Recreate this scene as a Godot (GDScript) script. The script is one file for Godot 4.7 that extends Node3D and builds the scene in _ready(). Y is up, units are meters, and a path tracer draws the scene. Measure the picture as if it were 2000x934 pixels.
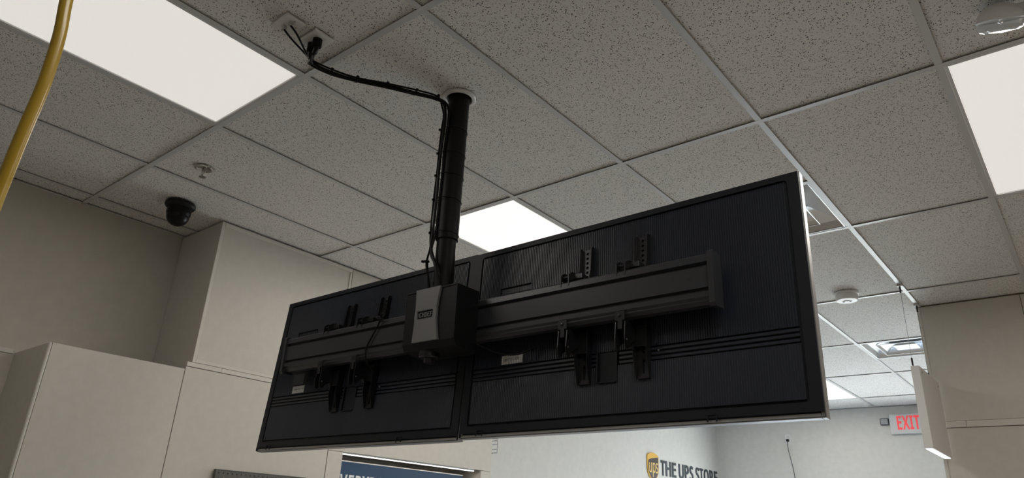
extends Node3D
# A shop ceiling seen from below: two flat displays back to back with the viewer, hung from a ceiling pole.
# Ceiling grid: x = u * S, z = -v * S, ceiling face at y = CY. Units are metres.

const S := 0.6096
const CY := 3.05
const WX := -1.37       # left wall face
const BZ := -7.97       # back wall face
const EX := 5.49        # right wall face
const FZ := 3.66        # wall behind the camera
const PX := -0.92       # face of the laminate fixtures

var M := {}
var rng := RandomNumberGenerator.new()
var font_bold: SystemFont
var font_plain: SystemFont

# ------------------------------------------------------------------ mesh helpers
func mb() -> SurfaceTool:
	var st := SurfaceTool.new()
	st.begin(Mesh.PRIMITIVE_TRIANGLES)
	return st

func tri(st: SurfaceTool, a: Vector3, b: Vector3, c: Vector3, n: Vector3) -> void:
	if (c - a).cross(b - a).dot(n) < 0.0:
		var t := b
		b = c
		c = t
	st.set_normal(n)
	st.add_vertex(a)
	st.set_normal(n)
	st.add_vertex(b)
	st.set_normal(n)
	st.add_vertex(c)

func quad(st: SurfaceTool, a: Vector3, b: Vector3, c: Vector3, d: Vector3, n: Vector3) -> void:
	tri(st, a, b, c, n)
	tri(st, a, c, d, n)

func tri_s(st: SurfaceTool, p: Array, n: Array) -> void:
	var o := [0, 1, 2]
	if (p[2] - p[0]).cross(p[1] - p[0]).dot(n[0] + n[1] + n[2]) < 0.0:
		o = [0, 2, 1]
	for i in o:
		st.set_normal(n[i])
		st.add_vertex(p[i])

func quad_s(st: SurfaceTool, p: Array, n: Array) -> void:
	tri_s(st, [p[0], p[1], p[2]], [n[0], n[1], n[2]])
	tri_s(st, [p[0], p[2], p[3]], [n[0], n[2], n[3]])

# box with chamfered edges; tf places it
func bx(st: SurfaceTool, lo: Vector3, hi: Vector3, bv := 0.0, tf := Transform3D()) -> void:
	var c := (lo + hi) * 0.5
	var h := (hi - lo) * 0.5
	var b := minf(bv, minf(h.x, minf(h.y, h.z)) * 0.9)
	var axes := [Vector3(1, 0, 0), Vector3(0, 1, 0), Vector3(0, 0, 1)]
	for a in 3:
		for s in [-1.0, 1.0]:
			var u := (a + 1) % 3
			var v := (a + 2) % 3
			var pts := []
			for k in [[-1, -1], [1, -1], [1, 1], [-1, 1]]:
				var p := c
				p[a] += s * h[a]
				p[u] += k[0] * (h[u] - b)
				p[v] += k[1] * (h[v] - b)
				pts.append(tf * p)
			var n: Vector3 = tf.basis * (axes[a] * s)
			quad(st, pts[0], pts[1], pts[2], pts[3], n.normalized())
	if b <= 0.0:
		return
	for a in 3:
		var u := (a + 1) % 3
		var v := (a + 2) % 3
		for su in [-1.0, 1.0]:
			for sv in [-1.0, 1.0]:
				var pts := []
				for k in [[-1.0, 0], [1.0, 0], [1.0, 1], [-1.0, 1]]:
					var p := c
					p[a] += k[0] * (h[a] - b)
					p[u] += su * (h[u] - (b if k[1] == 1 else 0.0))
					p[v] += sv * (h[v] - (0.0 if k[1] == 1 else b))
					pts.append(tf * p)
				var n := Vector3.ZERO
				n[u] = su
				n[v] = sv
				quad(st, pts[0], pts[1], pts[2], pts[3], (tf.basis * n).normalized())
	for sx in [-1.0, 1.0]:
		for sy in [-1.0, 1.0]:
			for sz in [-1.0, 1.0]:
				var e := c + Vector3(sx * h.x, sy * h.y, sz * h.z)
				tri(st, tf * (e - Vector3(0, sy * b, sz * b)), tf * (e - Vector3(sx * b, 0, sz * b)), tf * (e - Vector3(sx * b, sy * b, 0)), (tf.basis * Vector3(sx, sy, sz)).normalized())

func smooth_path(pts: Array, n := 6) -> Array:
	var out := []
	for i in pts.size() - 1:
		var p0: Vector3 = pts[maxi(i - 1, 0)]
		var p1: Vector3 = pts[i]
		var p2: Vector3 = pts[i + 1]
		var p3: Vector3 = pts[mini(i + 2, pts.size() - 1)]
		for k in n:
			var t := float(k) / n
			out.append(0.5 * ((2.0 * p1) + (p2 - p0) * t + (2.0 * p0 - 5.0 * p1 + 4.0 * p2 - p3) * t * t + (3.0 * p1 - p0 - 3.0 * p2 + p3) * t * t * t))
	out.append(pts[-1])
	return out

func tube(st: SurfaceTool, pts: Array, r: float, sides := 8) -> void:
	var prev_c := []
	var prev_n := []
	var d0: Vector3 = (pts[1] - pts[0]).normalized()
	var side := d0.cross(Vector3.UP if absf(d0.y) < 0.9 else Vector3.RIGHT).normalized()
	for i in pts.size():
		var d: Vector3 = (pts[mini(i + 1, pts.size() - 1)] - pts[maxi(i - 1, 0)]).normalized()
		side = (side - d * side.dot(d)).normalized()
		var up := d.cross(side).normalized()
		var ring_c := []
		var ring_n := []
		for k in sides:
			var a := TAU * k / sides
			var n := side * cos(a) + up * sin(a)
			ring_n.append(n)
			ring_c.append(pts[i] + n * r)
		if i > 0:
			for k in sides:
				var j := (k + 1) % sides
				quad_s(st, [prev_c[k], prev_c[j], ring_c[j], ring_c[k]], [prev_n[k], prev_n[j], ring_n[j], ring_n[k]])
		if i == 0 or i == pts.size() - 1:
			for k in range(1, sides - 1):
				tri(st, ring_c[0], ring_c[k], ring_c[k + 1], -d if i == 0 else d)
		prev_c = ring_c
		prev_n = ring_n

# profile of Vector2(radius, height) turned round the y axis of tf
func lathe(st: SurfaceTool, prof: Array, tf := Transform3D(), sides := 32) -> void:
	for i in prof.size() - 1:
		var a: Vector2 = prof[i]
		var b: Vector2 = prof[i + 1]
		var e := (b - a).normalized()
		var nr := Vector2(e.y, -e.x)
		for k in sides:
			var t0 := TAU * k / sides
			var t1 := TAU * (k + 1) / sides
			var d0 := Vector3(cos(t0), 0, sin(t0))
			var d1 := Vector3(cos(t1), 0, sin(t1))
			var n0 := (tf.basis * (d0 * nr.x + Vector3(0, nr.y, 0))).normalized()
			var n1 := (tf.basis * (d1 * nr.x + Vector3(0, nr.y, 0))).normalized()
			quad_s(st, [tf * (d0 * a.x + Vector3(0, a.y, 0)), tf * (d1 * a.x + Vector3(0, a.y, 0)), tf * (d1 * b.x + Vector3(0, b.y, 0)), tf * (d0 * b.x + Vector3(0, b.y, 0))], [n0, n1, n1, n0])

# extruded outline in the local xy plane, from z0 to z1
func prism(st: SurfaceTool, poly: PackedVector2Array, z0: float, z1: float, tf := Transform3D()) -> void:
	var idx := Geometry2D.triangulate_polygon(poly)
	for i in range(0, idx.size(), 3):
		for z in [z0, z1]:
			var n := Vector3(0, 0, 1 if z == maxf(z0, z1) else -1)
			tri(st, tf * Vector3(poly[idx[i]].x, poly[idx[i]].y, z), tf * Vector3(poly[idx[i + 1]].x, poly[idx[i + 1]].y, z), tf * Vector3(poly[idx[i + 2]].x, poly[idx[i + 2]].y, z), tf.basis * n)
	var turn := 1.0 if not Geometry2D.is_polygon_clockwise(poly) else -1.0
	for i in poly.size():
		var a := poly[i]
		var b := poly[(i + 1) % poly.size()]
		var e := (b - a).normalized()
		var n := Vector3(e.y, -e.x, 0) * turn
		quad(st, tf * Vector3(a.x, a.y, z0), tf * Vector3(b.x, b.y, z0), tf * Vector3(b.x, b.y, z1), tf * Vector3(a.x, a.y, z1), tf.basis * n)

# flat plate in xy with a column of round holes; cells of size w x pitch
func holed_cell(st: SurfaceTool, cx: float, cy: float, w: float, h: float, hw: float, hh: float, z: float, tf: Transform3D, n := 16) -> void:
	var round_r := minf(hw, hh)
	for i in n:
		var p := []
		for k in [i, i + 1]:
			var a: float = TAU * k / n + TAU / 8.0
			var d := Vector2(cos(a), sin(a))
			var o := d / maxf(absf(d.x) / (w * 0.5), absf(d.y) / (h * 0.5))
			var inn := d * round_r + Vector2(signf(d.x) * (hw - round_r), signf(d.y) * (hh - round_r))
			p.append(Vector3(cx + o.x, cy + o.y, z))
			p.append(Vector3(cx + inn.x, cy + inn.y, z))
		quad(st, tf * p[0], tf * p[2], tf * p[3], tf * p[1], tf.basis.z)
		var back := Vector3(0, 0, -0.0025)
		var mid: Vector3 = Vector3(cx, cy, z) - (p[1] + p[3]) * 0.5
		quad(st, tf * p[1], tf * p[3], tf * (p[3] + back), tf * (p[1] + back), (tf.basis * mid).normalized())

# ------------------------------------------------------------------ node helpers
func obj(called: String, st: SurfaceTool, m: Material, parent: Node = self) -> MeshInstance3D:
	var o := MeshInstance3D.new()
	o.name = called
	o.mesh = st.commit()
	o.material_override = m
	parent.add_child(o, true)
	return o

func inst(called: String, mesh: Mesh, m: Material, at: Vector3, parent: Node) -> MeshInstance3D:
	var o := MeshInstance3D.new()
	o.name = called
	o.mesh = mesh
	o.material_override = m
	o.position = at
	parent.add_child(o, true)
	return o

func box(called: String, lo: Vector3, hi: Vector3, m: Material, parent: Node, bv := 0.0) -> MeshInstance3D:
	var st := mb()
	bx(st, lo, hi, bv)
	return obj(called, st, m, parent)

var taken := {}
func numbered(called: String) -> String:
	if not taken.has(called):
		taken[called] = 0
		return called
	taken[called] += 1
	return "%s_%03d" % [called, taken[called]]

func thing(called: String, label: String, category: String, at := Vector3.ZERO, group := "") -> Node3D:
	var o := Node3D.new()
	o.name = numbered(called)
	add_child(o)
	o.position = at
	o.set_meta("label", label)
	o.set_meta("category", category)
	if group:
		o.set_meta("group", group)
	return o

# moves a thing's node to the spot p it hangs from, its parts staying where they are
func settle(t: Node3D, p: Vector3) -> void:
	t.position += p
	for c in t.get_children():
		c.position -= p

func structure(called: String) -> Node3D:
	var o := Node3D.new()
	o.name = called
	add_child(o)
	o.set_meta("kind", "structure")
	return o

# lettering whose box begins at the lower left corner `at`
func lettering(called: String, words: String, cap: float, wide: float, depth: float, m: Material, parent: Node, at: Vector3, turn := 0.0, f: Font = null) -> MeshInstance3D:
	var t := TextMesh.new()
	t.text = words
	t.font = f if f else font_bold
	t.font_size = 64
	t.pixel_size = 0.01
	t.depth = 1.0
	t.curve_step = 2.0
	var o := MeshInstance3D.new()
	o.name = called
	o.mesh = t
	o.material_override = m
	var bb := t.get_aabb()
	var sy := cap / bb.size.y
	var sx := wide / bb.size.x if wide > 0.0 else sy
	var basis_ := Basis(Vector3.UP, turn) * Basis.from_scale(Vector3(sx, sy, depth))
	o.transform = Transform3D(basis_, at - basis_ * Vector3(bb.position.x, bb.position.y, bb.position.z))
	parent.add_child(o, true)
	return o

func mat(albedo: Color, rough := 0.6, metal := 0.0, spec := 0.5) -> StandardMaterial3D:
	var m := StandardMaterial3D.new()
	m.albedo_color = albedo
	m.roughness = rough
	m.metallic = metal
	m.metallic_specular = spec
	return m

func lin(r: float, g: float, b: float) -> Color:
	return Color(r, g, b).linear_to_srgb()

# ------------------------------------------------------------------ textures
func tile_picture() -> Array:
	# mineral fibre board: off-white with scattered pinholes and short fissures
	var n := 2048
	var im := Image.create(n, n, false, Image.FORMAT_RGB8)
	var hm := Image.create(n, n, false, Image.FORMAT_RGB8)
	im.fill(Color(0.905, 0.895, 0.88))
	hm.fill(Color(0.8, 0.8, 0.8))
	for i in 52000:
		var v := rng.randf_range(-0.02, 0.02)
		im.fill_rect(Rect2i(rng.randi() % n, rng.randi() % n, rng.randi_range(3, 9), rng.randi_range(3, 9)), Color(0.905 + v, 0.895 + v, 0.88 + v))
	for i in 25000:
		var big := rng.randf() < 0.45
		var ln := rng.randf_range(2.0, 3.7) if big else rng.randf_range(1.4, 2.8)
		var wd := ln * rng.randf_range(0.5, 0.9)
		var a := rng.randf() * PI
		var cx := rng.randi() % n
		var cy := rng.randi() % n
		var tone := rng.randf_range(0.08, 0.26) if big else rng.randf_range(0.48, 0.68)
		var r := int(ceil(ln))
		var ca := cos(a)
		var sa := sin(a)
		for y in range(-r, r + 1):
			for x in range(-r, r + 1):
				var ex := (x * ca + y * sa) / ln
				var ey := (-x * sa + y * ca) / wd
				var e := ex * ex + ey * ey
				if e < 1.0:
					var px := posmod(cx + x, n)
					var py := posmod(cy + y, n)
					im.set_pixel(px, py, Color(tone, tone * 0.98, tone * 0.95))
					hm.set_pixel(px, py, Color(0.1, 0.1, 0.1))
	return [ImageTexture.create_from_image(im), ImageTexture.create_from_image(hm)]

func noise_tex(freq: float, a: Color, b: Color, sd: int, size := 512) -> NoiseTexture2D:
	var t := NoiseTexture2D.new()
	var f := FastNoiseLite.new()
	f.seed = sd
	f.frequency = freq
	f.fractal_octaves = 4
	t.noise = f
	t.width = size
	t.height = size
	t.seamless = true
	var g := Gradient.new()
	g.set_color(0, a)
	g.set_color(1, b)
	t.color_ramp = g
	return t

func make_materials() -> void:
	var pics := tile_picture()
	M.tiles = []
	for k in 4:
		var m := mat(Color.WHITE, 0.95, 0.0, 0.2)
		m.albedo_texture = pics[0]
		m.uv1_triplanar = true
		m.uv1_scale = Vector3.ONE / 1.2192
		m.uv1_offset = Vector3(0.13 * k, 0.31 * k, 0.27 * k)
		M.tiles.append(m)
	M.tee = mat(lin(0.60, 0.60, 0.595), 0.34)
	M.deck = mat(lin(0.10, 0.10, 0.10), 0.9)
	M.wall = mat(lin(0.66, 0.655, 0.63), 0.75)
	M.wall.albedo_texture = noise_tex(0.02, Color(0.965, 0.965, 0.965), Color.WHITE, 3)
	M.wall.uv1_triplanar = true
	M.wall.uv1_world_triplanar = true
	M.laminate = mat(lin(0.63, 0.60, 0.545), 0.45)
	M.laminate.albedo_texture = noise_tex(0.03, Color(0.97, 0.968, 0.965), Color.WHITE, 5)
	M.laminate.uv1_triplanar = true
	M.laminate.uv1_world_triplanar = true
	M.trim = mat(lin(0.66, 0.635, 0.58), 0.4)
	M.wall_cream = mat(lin(0.60, 0.57, 0.51), 0.75)
	M.wall_cream.albedo_texture = M.wall.albedo_texture
	M.wall_cream.uv1_triplanar = true
	M.wall_cream.uv1_world_triplanar = true
	M.chipboard = mat(lin(0.30, 0.23, 0.16), 0.9)
	M.floor = mat(lin(0.42, 0.39, 0.35), 0.5)
	M.floor.albedo_texture = noise_tex(0.01, Color(0.85, 0.83, 0.8), Color.WHITE, 9)
	M.floor.uv1_triplanar = true
	M.floor.uv1_world_triplanar = true
	M.light_frame = mat(lin(0.70, 0.70, 0.70), 0.35)
	M.panel_glow = mat(lin(0.5, 0.5, 0.5), 0.5)
	M.panel_glow.emission_enabled = true
	M.panel_glow.emission = lin(1.0, 0.965, 0.90)
	M.panel_glow.emission_energy_multiplier = 0.66
	M.panel_glow_bright = M.panel_glow.duplicate()
	M.panel_glow_bright.emission_energy_multiplier = 0.95
	M.strip_glow = mat(lin(0.8, 0.8, 0.8), 0.5)
	M.strip_glow.emission_enabled = true
	M.strip_glow.emission = lin(1.0, 0.97, 0.93)
	M.strip_glow.emission_energy_multiplier = 2.0
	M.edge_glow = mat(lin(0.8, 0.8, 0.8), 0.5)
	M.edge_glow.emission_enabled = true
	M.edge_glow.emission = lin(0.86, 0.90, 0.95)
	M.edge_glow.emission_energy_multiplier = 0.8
	M.white_plastic = mat(lin(0.75, 0.75, 0.74), 0.35)
	M.grey_plastic = mat(lin(0.45, 0.45, 0.44), 0.5)
	M.tv_black = mat(lin(0.0125, 0.0145, 0.0205), 0.48, 0.0, 0.38)
	M.tv_rib = mat(lin(0.0200, 0.0245, 0.0370), 0.36, 0.0, 0.5)
	M.silver = mat(lin(0.48, 0.48, 0.49), 0.40, 0.85)
	M.screen = mat(lin(0.01, 0.01, 0.012), 0.08)
	M.steel_black = mat(lin(0.0105, 0.0108, 0.0125), 0.3, 0.0, 0.5)
	M.rail_black = mat(lin(0.034, 0.0355, 0.042), 0.36, 0.0, 0.45)
	M.box_black = mat(lin(0.0085, 0.0087, 0.0098), 0.42, 0.0, 0.35)
	M.box_grey = mat(lin(0.17, 0.168, 0.175), 0.4)
	M.cable = mat(lin(0.005, 0.005, 0.0055), 0.45, 0.0, 0.3)
	M.pole = mat(lin(0.006, 0.006, 0.0068), 0.5, 0.0, 0.3)
	M.label = mat(lin(0.72, 0.72, 0.70), 0.6)
	M.ink = mat(lin(0.02, 0.02, 0.02), 0.7)
	M.port = mat(lin(0.022, 0.034, 0.048), 0.35)
	M.chrome = mat(lin(0.52, 0.51, 0.49), 0.14, 1.0)
	M.alu = mat(lin(0.80, 0.81, 0.82), 0.22, 0.95)
	M.steel = mat(lin(0.55, 0.55, 0.55), 0.3, 1.0)
	M.wire_grey = mat(lin(0.30, 0.31, 0.31), 0.4, 0.6)
	M.yellow = mat(lin(0.42, 0.27, 0.02), 0.32)
	M.yellow.clearcoat_enabled = true
	M.yellow.clearcoat = 0.5
	M.yellow.clearcoat_roughness = 0.15
	M.red_letter = mat(lin(0.75, 0.05, 0.06), 0.4)
	M.red_letter.emission_enabled = true
	M.red_letter.emission = lin(0.9, 0.07, 0.09)
	M.red_letter.emission_energy_multiplier = 0.45
	M.sign_white = mat(lin(0.62, 0.64, 0.64), 0.4)
	M.letter_dark = mat(lin(0.035, 0.05, 0.06), 0.5)
	M.gold = mat(lin(0.75, 0.45, 0.08), 0.45)
	M.gold_pale = mat(lin(0.85, 0.62, 0.22), 0.45)
	M.brown = mat(lin(0.055, 0.042, 0.045), 0.45)
	M.blue = mat(lin(0.016, 0.048, 0.105), 0.4)
	M.poster_letter = mat(lin(0.66, 0.68, 0.70), 0.5)
	M.peg = mat(lin(0.13, 0.13, 0.12), 0.45, 0.3)
	M.board = mat(lin(0.76, 0.755, 0.74), 0.4)
	M.placard = mat(lin(0.34, 0.36, 0.37), 0.5)
	M.placard_edge = mat(lin(0.06, 0.07, 0.08), 0.5)
	M.lens = mat(Color(0.86, 0.90, 0.93, 0.38), 0.05)
	M.lens.transparency = BaseMaterial3D.TRANSPARENCY_ALPHA
	M.pane = mat(Color(0.9, 0.95, 0.95, 0.1), 0.02)
	M.pane.transparency = BaseMaterial3D.TRANSPARENCY_ALPHA
	M.dome = mat(lin(0.006, 0.006, 0.0075), 0.32, 0.0, 0.3)
	M.mullion = mat(lin(0.10, 0.10, 0.11), 0.4, 0.6)

# ------------------------------------------------------------------ scene
const PANEL_ENERGY := 1.2

func _ready() -> void:
	rng.seed = 20240611
	# camera: 24 mm equivalent phone lens, tilted up and rolled a little
	var cam := Camera3D.new()
	cam.name = "camera"
	cam.projection = Camera3D.PROJECTION_PERSPECTIVE
	cam.fov = 37.62931
	cam.near = 0.05
	cam.far = 100.0
	cam.transform = Transform3D(Basis(Vector3(0.77652, 0.04623, -0.62840), Vector3(0.20586, 0.92396, 0.32236), Vector3(0.59552, -0.37968, 0.70795)), Vector3(2.60742, 1.55812, 1.15422))
	add_child(cam)
	cam.current = true
	# sky outside the shop window
	var env := Environment.new()
	env.background_mode = Environment.BG_SKY
	var sm := ProceduralSkyMaterial.new()
	sm.sky_top_color = Color(0.55, 0.705, 0.90)
	sm.sky_horizon_color = Color(0.79, 0.875, 0.93)
	sm.ground_bottom_color = Color(0.68, 0.70, 0.70)
	sm.ground_horizon_color = Color(0.76, 0.80, 0.81)
	var sky := Sky.new()
	sky.sky_material = sm
	env.sky = sky
	env.background_energy_multiplier = 16.5
	env.tonemap_mode = Environment.TONE_MAPPER_LINEAR
	env.tonemap_exposure = 1.0
	env.sdfgi_enabled = true
	env.ssao_enabled = true
	env.ssil_enabled = true
	var we := WorldEnvironment.new()
	we.name = "environment"
	we.environment = env
	add_child(we)

	font_bold = SystemFont.new()
	font_bold.font_names = PackedStringArray(["Droid Sans"])
	font_bold.font_weight = 700
	font_plain = SystemFont.new()
	font_plain.font_names = PackedStringArray(["Droid Sans"])
	make_materials()

	build_shell()
	build_ceiling()
	build_lights()
	build_fixtures()
	build_partition()
	build_displays()
	build_mount()
	build_cables()
	build_ceiling_items()
	build_far_items()
	build_yellow_cord()

func build_shell() -> void:
	var f := structure("floor")
	box("slab", Vector3(WX - 0.15, -0.1, BZ - 0.15), Vector3(EX + 0.15, 0, FZ + 0.15), M.floor, f)
	var w := structure("wall_left")
	box("plaster", Vector3(WX - 0.15, 0, -0.6), Vector3(WX, 3.3, FZ + 0.15), M.wall_cream, w)
	box("plaster", Vector3(WX - 0.15, 0, BZ - 0.15), Vector3(WX, 3.3, -0.6), M.wall, w)
	box("joint_strip", Vector3(WX, 2.216, 0.1), Vector3(WX + 0.006, 2.24, FZ), M.trim, w, 0.002)
	# back wall with the glazed shop front below the exit sign, under the frame
	var x0 := -0.95
	var x1 := 2.75
	var top := 2.15
	w = structure("wall_back")
	box("plaster", Vector3(WX, top, BZ - 0.15), Vector3(EX + 0.15, 3.3, BZ), M.wall, w)
	box("plaster", Vector3(WX, 0, BZ - 0.15), Vector3(x0, top, BZ), M.wall, w)
	box("plaster", Vector3(x1, 0, BZ - 0.15), Vector3(EX + 0.15, top, BZ), M.wall, w)
	var win := structure("window_1")
	for k in 3:
		var xa := lerpf(x0, x1, k / 3.0) + 0.03
		var xb := lerpf(x0, x1, (k + 1) / 3.0) - 0.03
		box("pane", Vector3(xa, 0.08, BZ - 0.08), Vector3(xb, top - 0.05, BZ - 0.074), M.pane, win)
	for k in 4:
		var x := lerpf(x0, x1, k / 3.0)
		box("mullion", Vector3(maxf(x - 0.03, x0), 0, BZ - 0.11), Vector3(minf(x + 0.03, x1), top, BZ - 0.04), M.mullion, win)
	box("sill", Vector3(x0 + 0.03, 0, BZ - 0.11), Vector3(x1 - 0.03, 0.08, BZ - 0.04), M.mullion, win)
	box("head", Vector3(x0 + 0.03, top - 0.05, BZ - 0.11), Vector3(x1 - 0.03, top, BZ - 0.04), M.mullion, win)
	w = structure("wall_front")
	box("plaster", Vector3(WX, 0, FZ), Vector3(EX + 0.15, 3.3, FZ + 0.15), M.wall_cream, w)
	w = structure("wall_right")
	box("plaster", Vector3(EX, 0, BZ), Vector3(EX + 0.15, 3.3, FZ), M.wall_cream, w)

func tee_mesh(length: float, along_x: bool, w := 0.024) -> Mesh:
	var st := mb()
	var h := length * 0.5
	if along_x:
		bx(st, Vector3(-h, 0, -w / 2), Vector3(h, 0.0012, w / 2), 0.0005)
		bx(st, Vector3(-h, 0.0012, -0.0015), Vector3(h, 0.036, 0.0015))
	else:
		bx(st, Vector3(-w / 2, 0, -h), Vector3(w / 2, 0.0012, h), 0.0005)
		bx(st, Vector3(-0.0015, 0.0012, -h), Vector3(0.0015, 0.036, h))
	return st.commit()

# the tile that the pole passes through: a board with a round hole
func pierced_tile(x0: float, x1: float, z0: float, z1: float, y: float, hx: float, hz: float, r: float) -> SurfaceTool:
	var st := mb()
	var n := 48
	var rim := []
	var edge := []
	for k in n:
		var a := TAU * k / n
		var d := Vector2(cos(a), sin(a))
		rim.append(Vector2(hx, hz) + d * r)
		var tx := ((x1 if d.x > 0 else x0) - hx) / d.x if absf(d.x) > 1e-6 else 1e9
		var tz := ((z1 if d.y > 0 else z0) - hz) / d.y if absf(d.y) > 1e-6 else 1e9
		edge.append(Vector3(hx + d.x * minf(tx, tz), 0 if tx < tz else 1, hz + d.y * minf(tx, tz)))
	for k in n:
		var j := (k + 1) % n
		for q in [[y, Vector3.DOWN], [y + 0.016, Vector3.UP]]:
			var yy: float = q[0]
			var a := Vector3(rim[k].x, yy, rim[k].y)
			var b := Vector3(rim[j].x, yy, rim[j].y)
			var c := Vector3(edge[j].x, yy, edge[j].z)
			var d := Vector3(edge[k].x, yy, edge[k].z)
			quad(st, a, b, c, d, q[1])
			if edge[k].y != edge[j].y:
				tri(st, c, d, Vector3(x1 if (c.x + d.x) / 2 > hx else x0, yy, z1 if (c.z + d.z) / 2 > hz else z0), q[1])
		var up := Vector3(0, 0.016, 0)
		var p := Vector3(rim[k].x, y, rim[k].y)
		var o := Vector3(rim[j].x, y, rim[j].y)
		quad(st, p, o, o + up, p + up, Vector3(hx - p.x, 0, hz - p.z).normalized())
	return st

var light_cells := [[0, -1], [0, 1], [0, 3], [0, 5], [4, 1], [4, -1], [4, 5], [8, 1]]
var diffuser_cells := [[2, 1, 1], [2, 4, 0]]   # column, row, which half (0 near, 1 far)

func build_ceiling() -> void:
	var c := structure("ceiling")
	box("deck", Vector3(WX, 3.26, BZ), Vector3(EX, 3.3, FZ), M.deck, c)
	var meshes := {}
	# long tees across, short tees between them
	for j in range(-2, 7):
		var z := -2.0 * j * S
		inst("main_tee", tee_mesh(EX - WX, true), M.tee, Vector3((EX + WX) / 2, CY, z), c)
	for j in range(-3, 7):
		var za := -2.0 * j * S
		var zb := maxf(-2.0 * (j + 1) * S, BZ)
		var ln := za - zb - 0.0235
		for i in range(-2, 9):
			var key := "t%.3f" % ln
			if not meshes.has(key):
				meshes[key] = tee_mesh(ln, false)
			inst("cross_tee", meshes[key], M.tee, Vector3(i * S, CY + 0.0003, (za + zb) / 2), c)
		for i in range(-3, 9):
			if [i, j] in light_cells:
				continue
			var xa := maxf(i * S, WX)
			var xb := minf((i + 1) * S, EX)
			var lo_z := zb
			var hi_z := za
			for d in diffuser_cells:
				if d[0] == i and d[1] == j:
					if d[2] == 1:
						lo_z = za - S
					else:
						hi_z = za - S
					inst("cross_tee", tee_mesh(S - 0.0235, true), M.tee, Vector3((xa + xb) / 2, CY + 0.0003, za - S), c)
			var sx := xb - xa - 0.006
			var sz := hi_z - lo_z - 0.006
			var key := "b%.3f_%.3f" % [sx, sz]
			if not meshes.has(key):
				var st := mb()
				bx(st, Vector3(-sx / 2, 0, -sz / 2), Vector3(sx / 2, 0.016, sz / 2), 0.0015)
				meshes[key] = st.commit()
			if i == 1 and j == 0:
				obj("tile", pierced_tile(xa + 0.003, xb - 0.003, lo_z + 0.003, hi_z - 0.003, CY + 0.007, 0.978, -0.432, 0.05), M.tiles[2], c)
				continue
			inst("tile", meshes[key], M.tiles[posmod(i * 3 + j * 5, 4)], Vector3((xa + xb) / 2, CY + 0.0068 + rng.randf_range(0, 0.0015), (lo_z + hi_z) / 2), c)
	# wall angle round the edge
	box("wall_angle", Vector3(WX, CY, BZ), Vector3(WX + 0.022, CY + 0.0012, FZ), M.tee, c)
	box("wall_angle", Vector3(WX, CY - 0.0005, BZ), Vector3(EX, CY + 0.0007, BZ + 0.022), M.tee, c)

func build_lights() -> void:
	var words := {
		"0,-1": "bright ceiling panel light behind the yellow hanging cord",
		"0,1": "bright ceiling panel light beside the black display pole, above both displays",
		"4,1": "bright ceiling panel light beside the ceiling emergency lamp",
		"0,3": "ceiling panel light hidden from view behind the pair of displays",
		"4,5": "ceiling panel light behind the panelled partition wall",
		"4,-1": "ceiling panel light straight above the viewer, out of view",
		"0,5": "bright ceiling panel light close to the wall with the exit sign",
	}
	# how strongly each fitting burns, started from face brightness, tuned for ceiling and wall tones
	var strength := {"0,-1": 0.5, "0,1": 1.4, "4,1": 1.5}
	for c in light_cells:
		var key := "%d,%d" % [c[0], c[1]]
		var label: String = words.get(key, "ceiling panel light beside the right hand wall, out of view")
		var at := Vector3((c[0] + 0.5) * S, CY, -(2.0 * c[1] + 1.0) * S)
		var t := thing("ceiling_panel_light", label, "ceiling light", at, "recessed two by four panel lights")
		var hx := S / 2 - 0.0035
		var hz := S - 0.0035
		var w := 0.021
		var st := mb()
		for s in [-1.0, 1.0]:
			bx(st, Vector3(minf(s * hx, s * (hx - w)), 0.0016, -hz), Vector3(maxf(s * hx, s * (hx - w)), 0.012, hz), 0.002)
			bx(st, Vector3(-hx + w, 0.0016, minf(s * hz, s * (hz - w))), Vector3(hx - w, 0.012, maxf(s * hz, s * (hz - w))), 0.002)
		obj("frame", st, M.light_frame, t)
		box("diffuser", Vector3(-hx + w, 0.005, -hz + w), Vector3(hx - w, 0.009, hz - w), M.panel_glow_bright if key in ["0,1", "0,5"] else M.panel_glow, t)
		box("housing", Vector3(-hx, 0.012, -hz), Vector3(hx, 0.05, hz), M.grey_plastic, t)
		var a := AreaLight3D.new()
		a.name = "glow"
		a.area_size = Vector2((hx - w) * 2, (hz - w) * 2)
		a.light_color = Color(1.0, 0.975, 0.935)
		a.light_energy = PANEL_ENERGY * strength.get(key, 1.0)
		a.area_range = 12.0
		a.shadow_enabled = true
		a.rotation_degrees.x = -90
		a.position.y = 0.003
		t.add_child(a)

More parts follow.
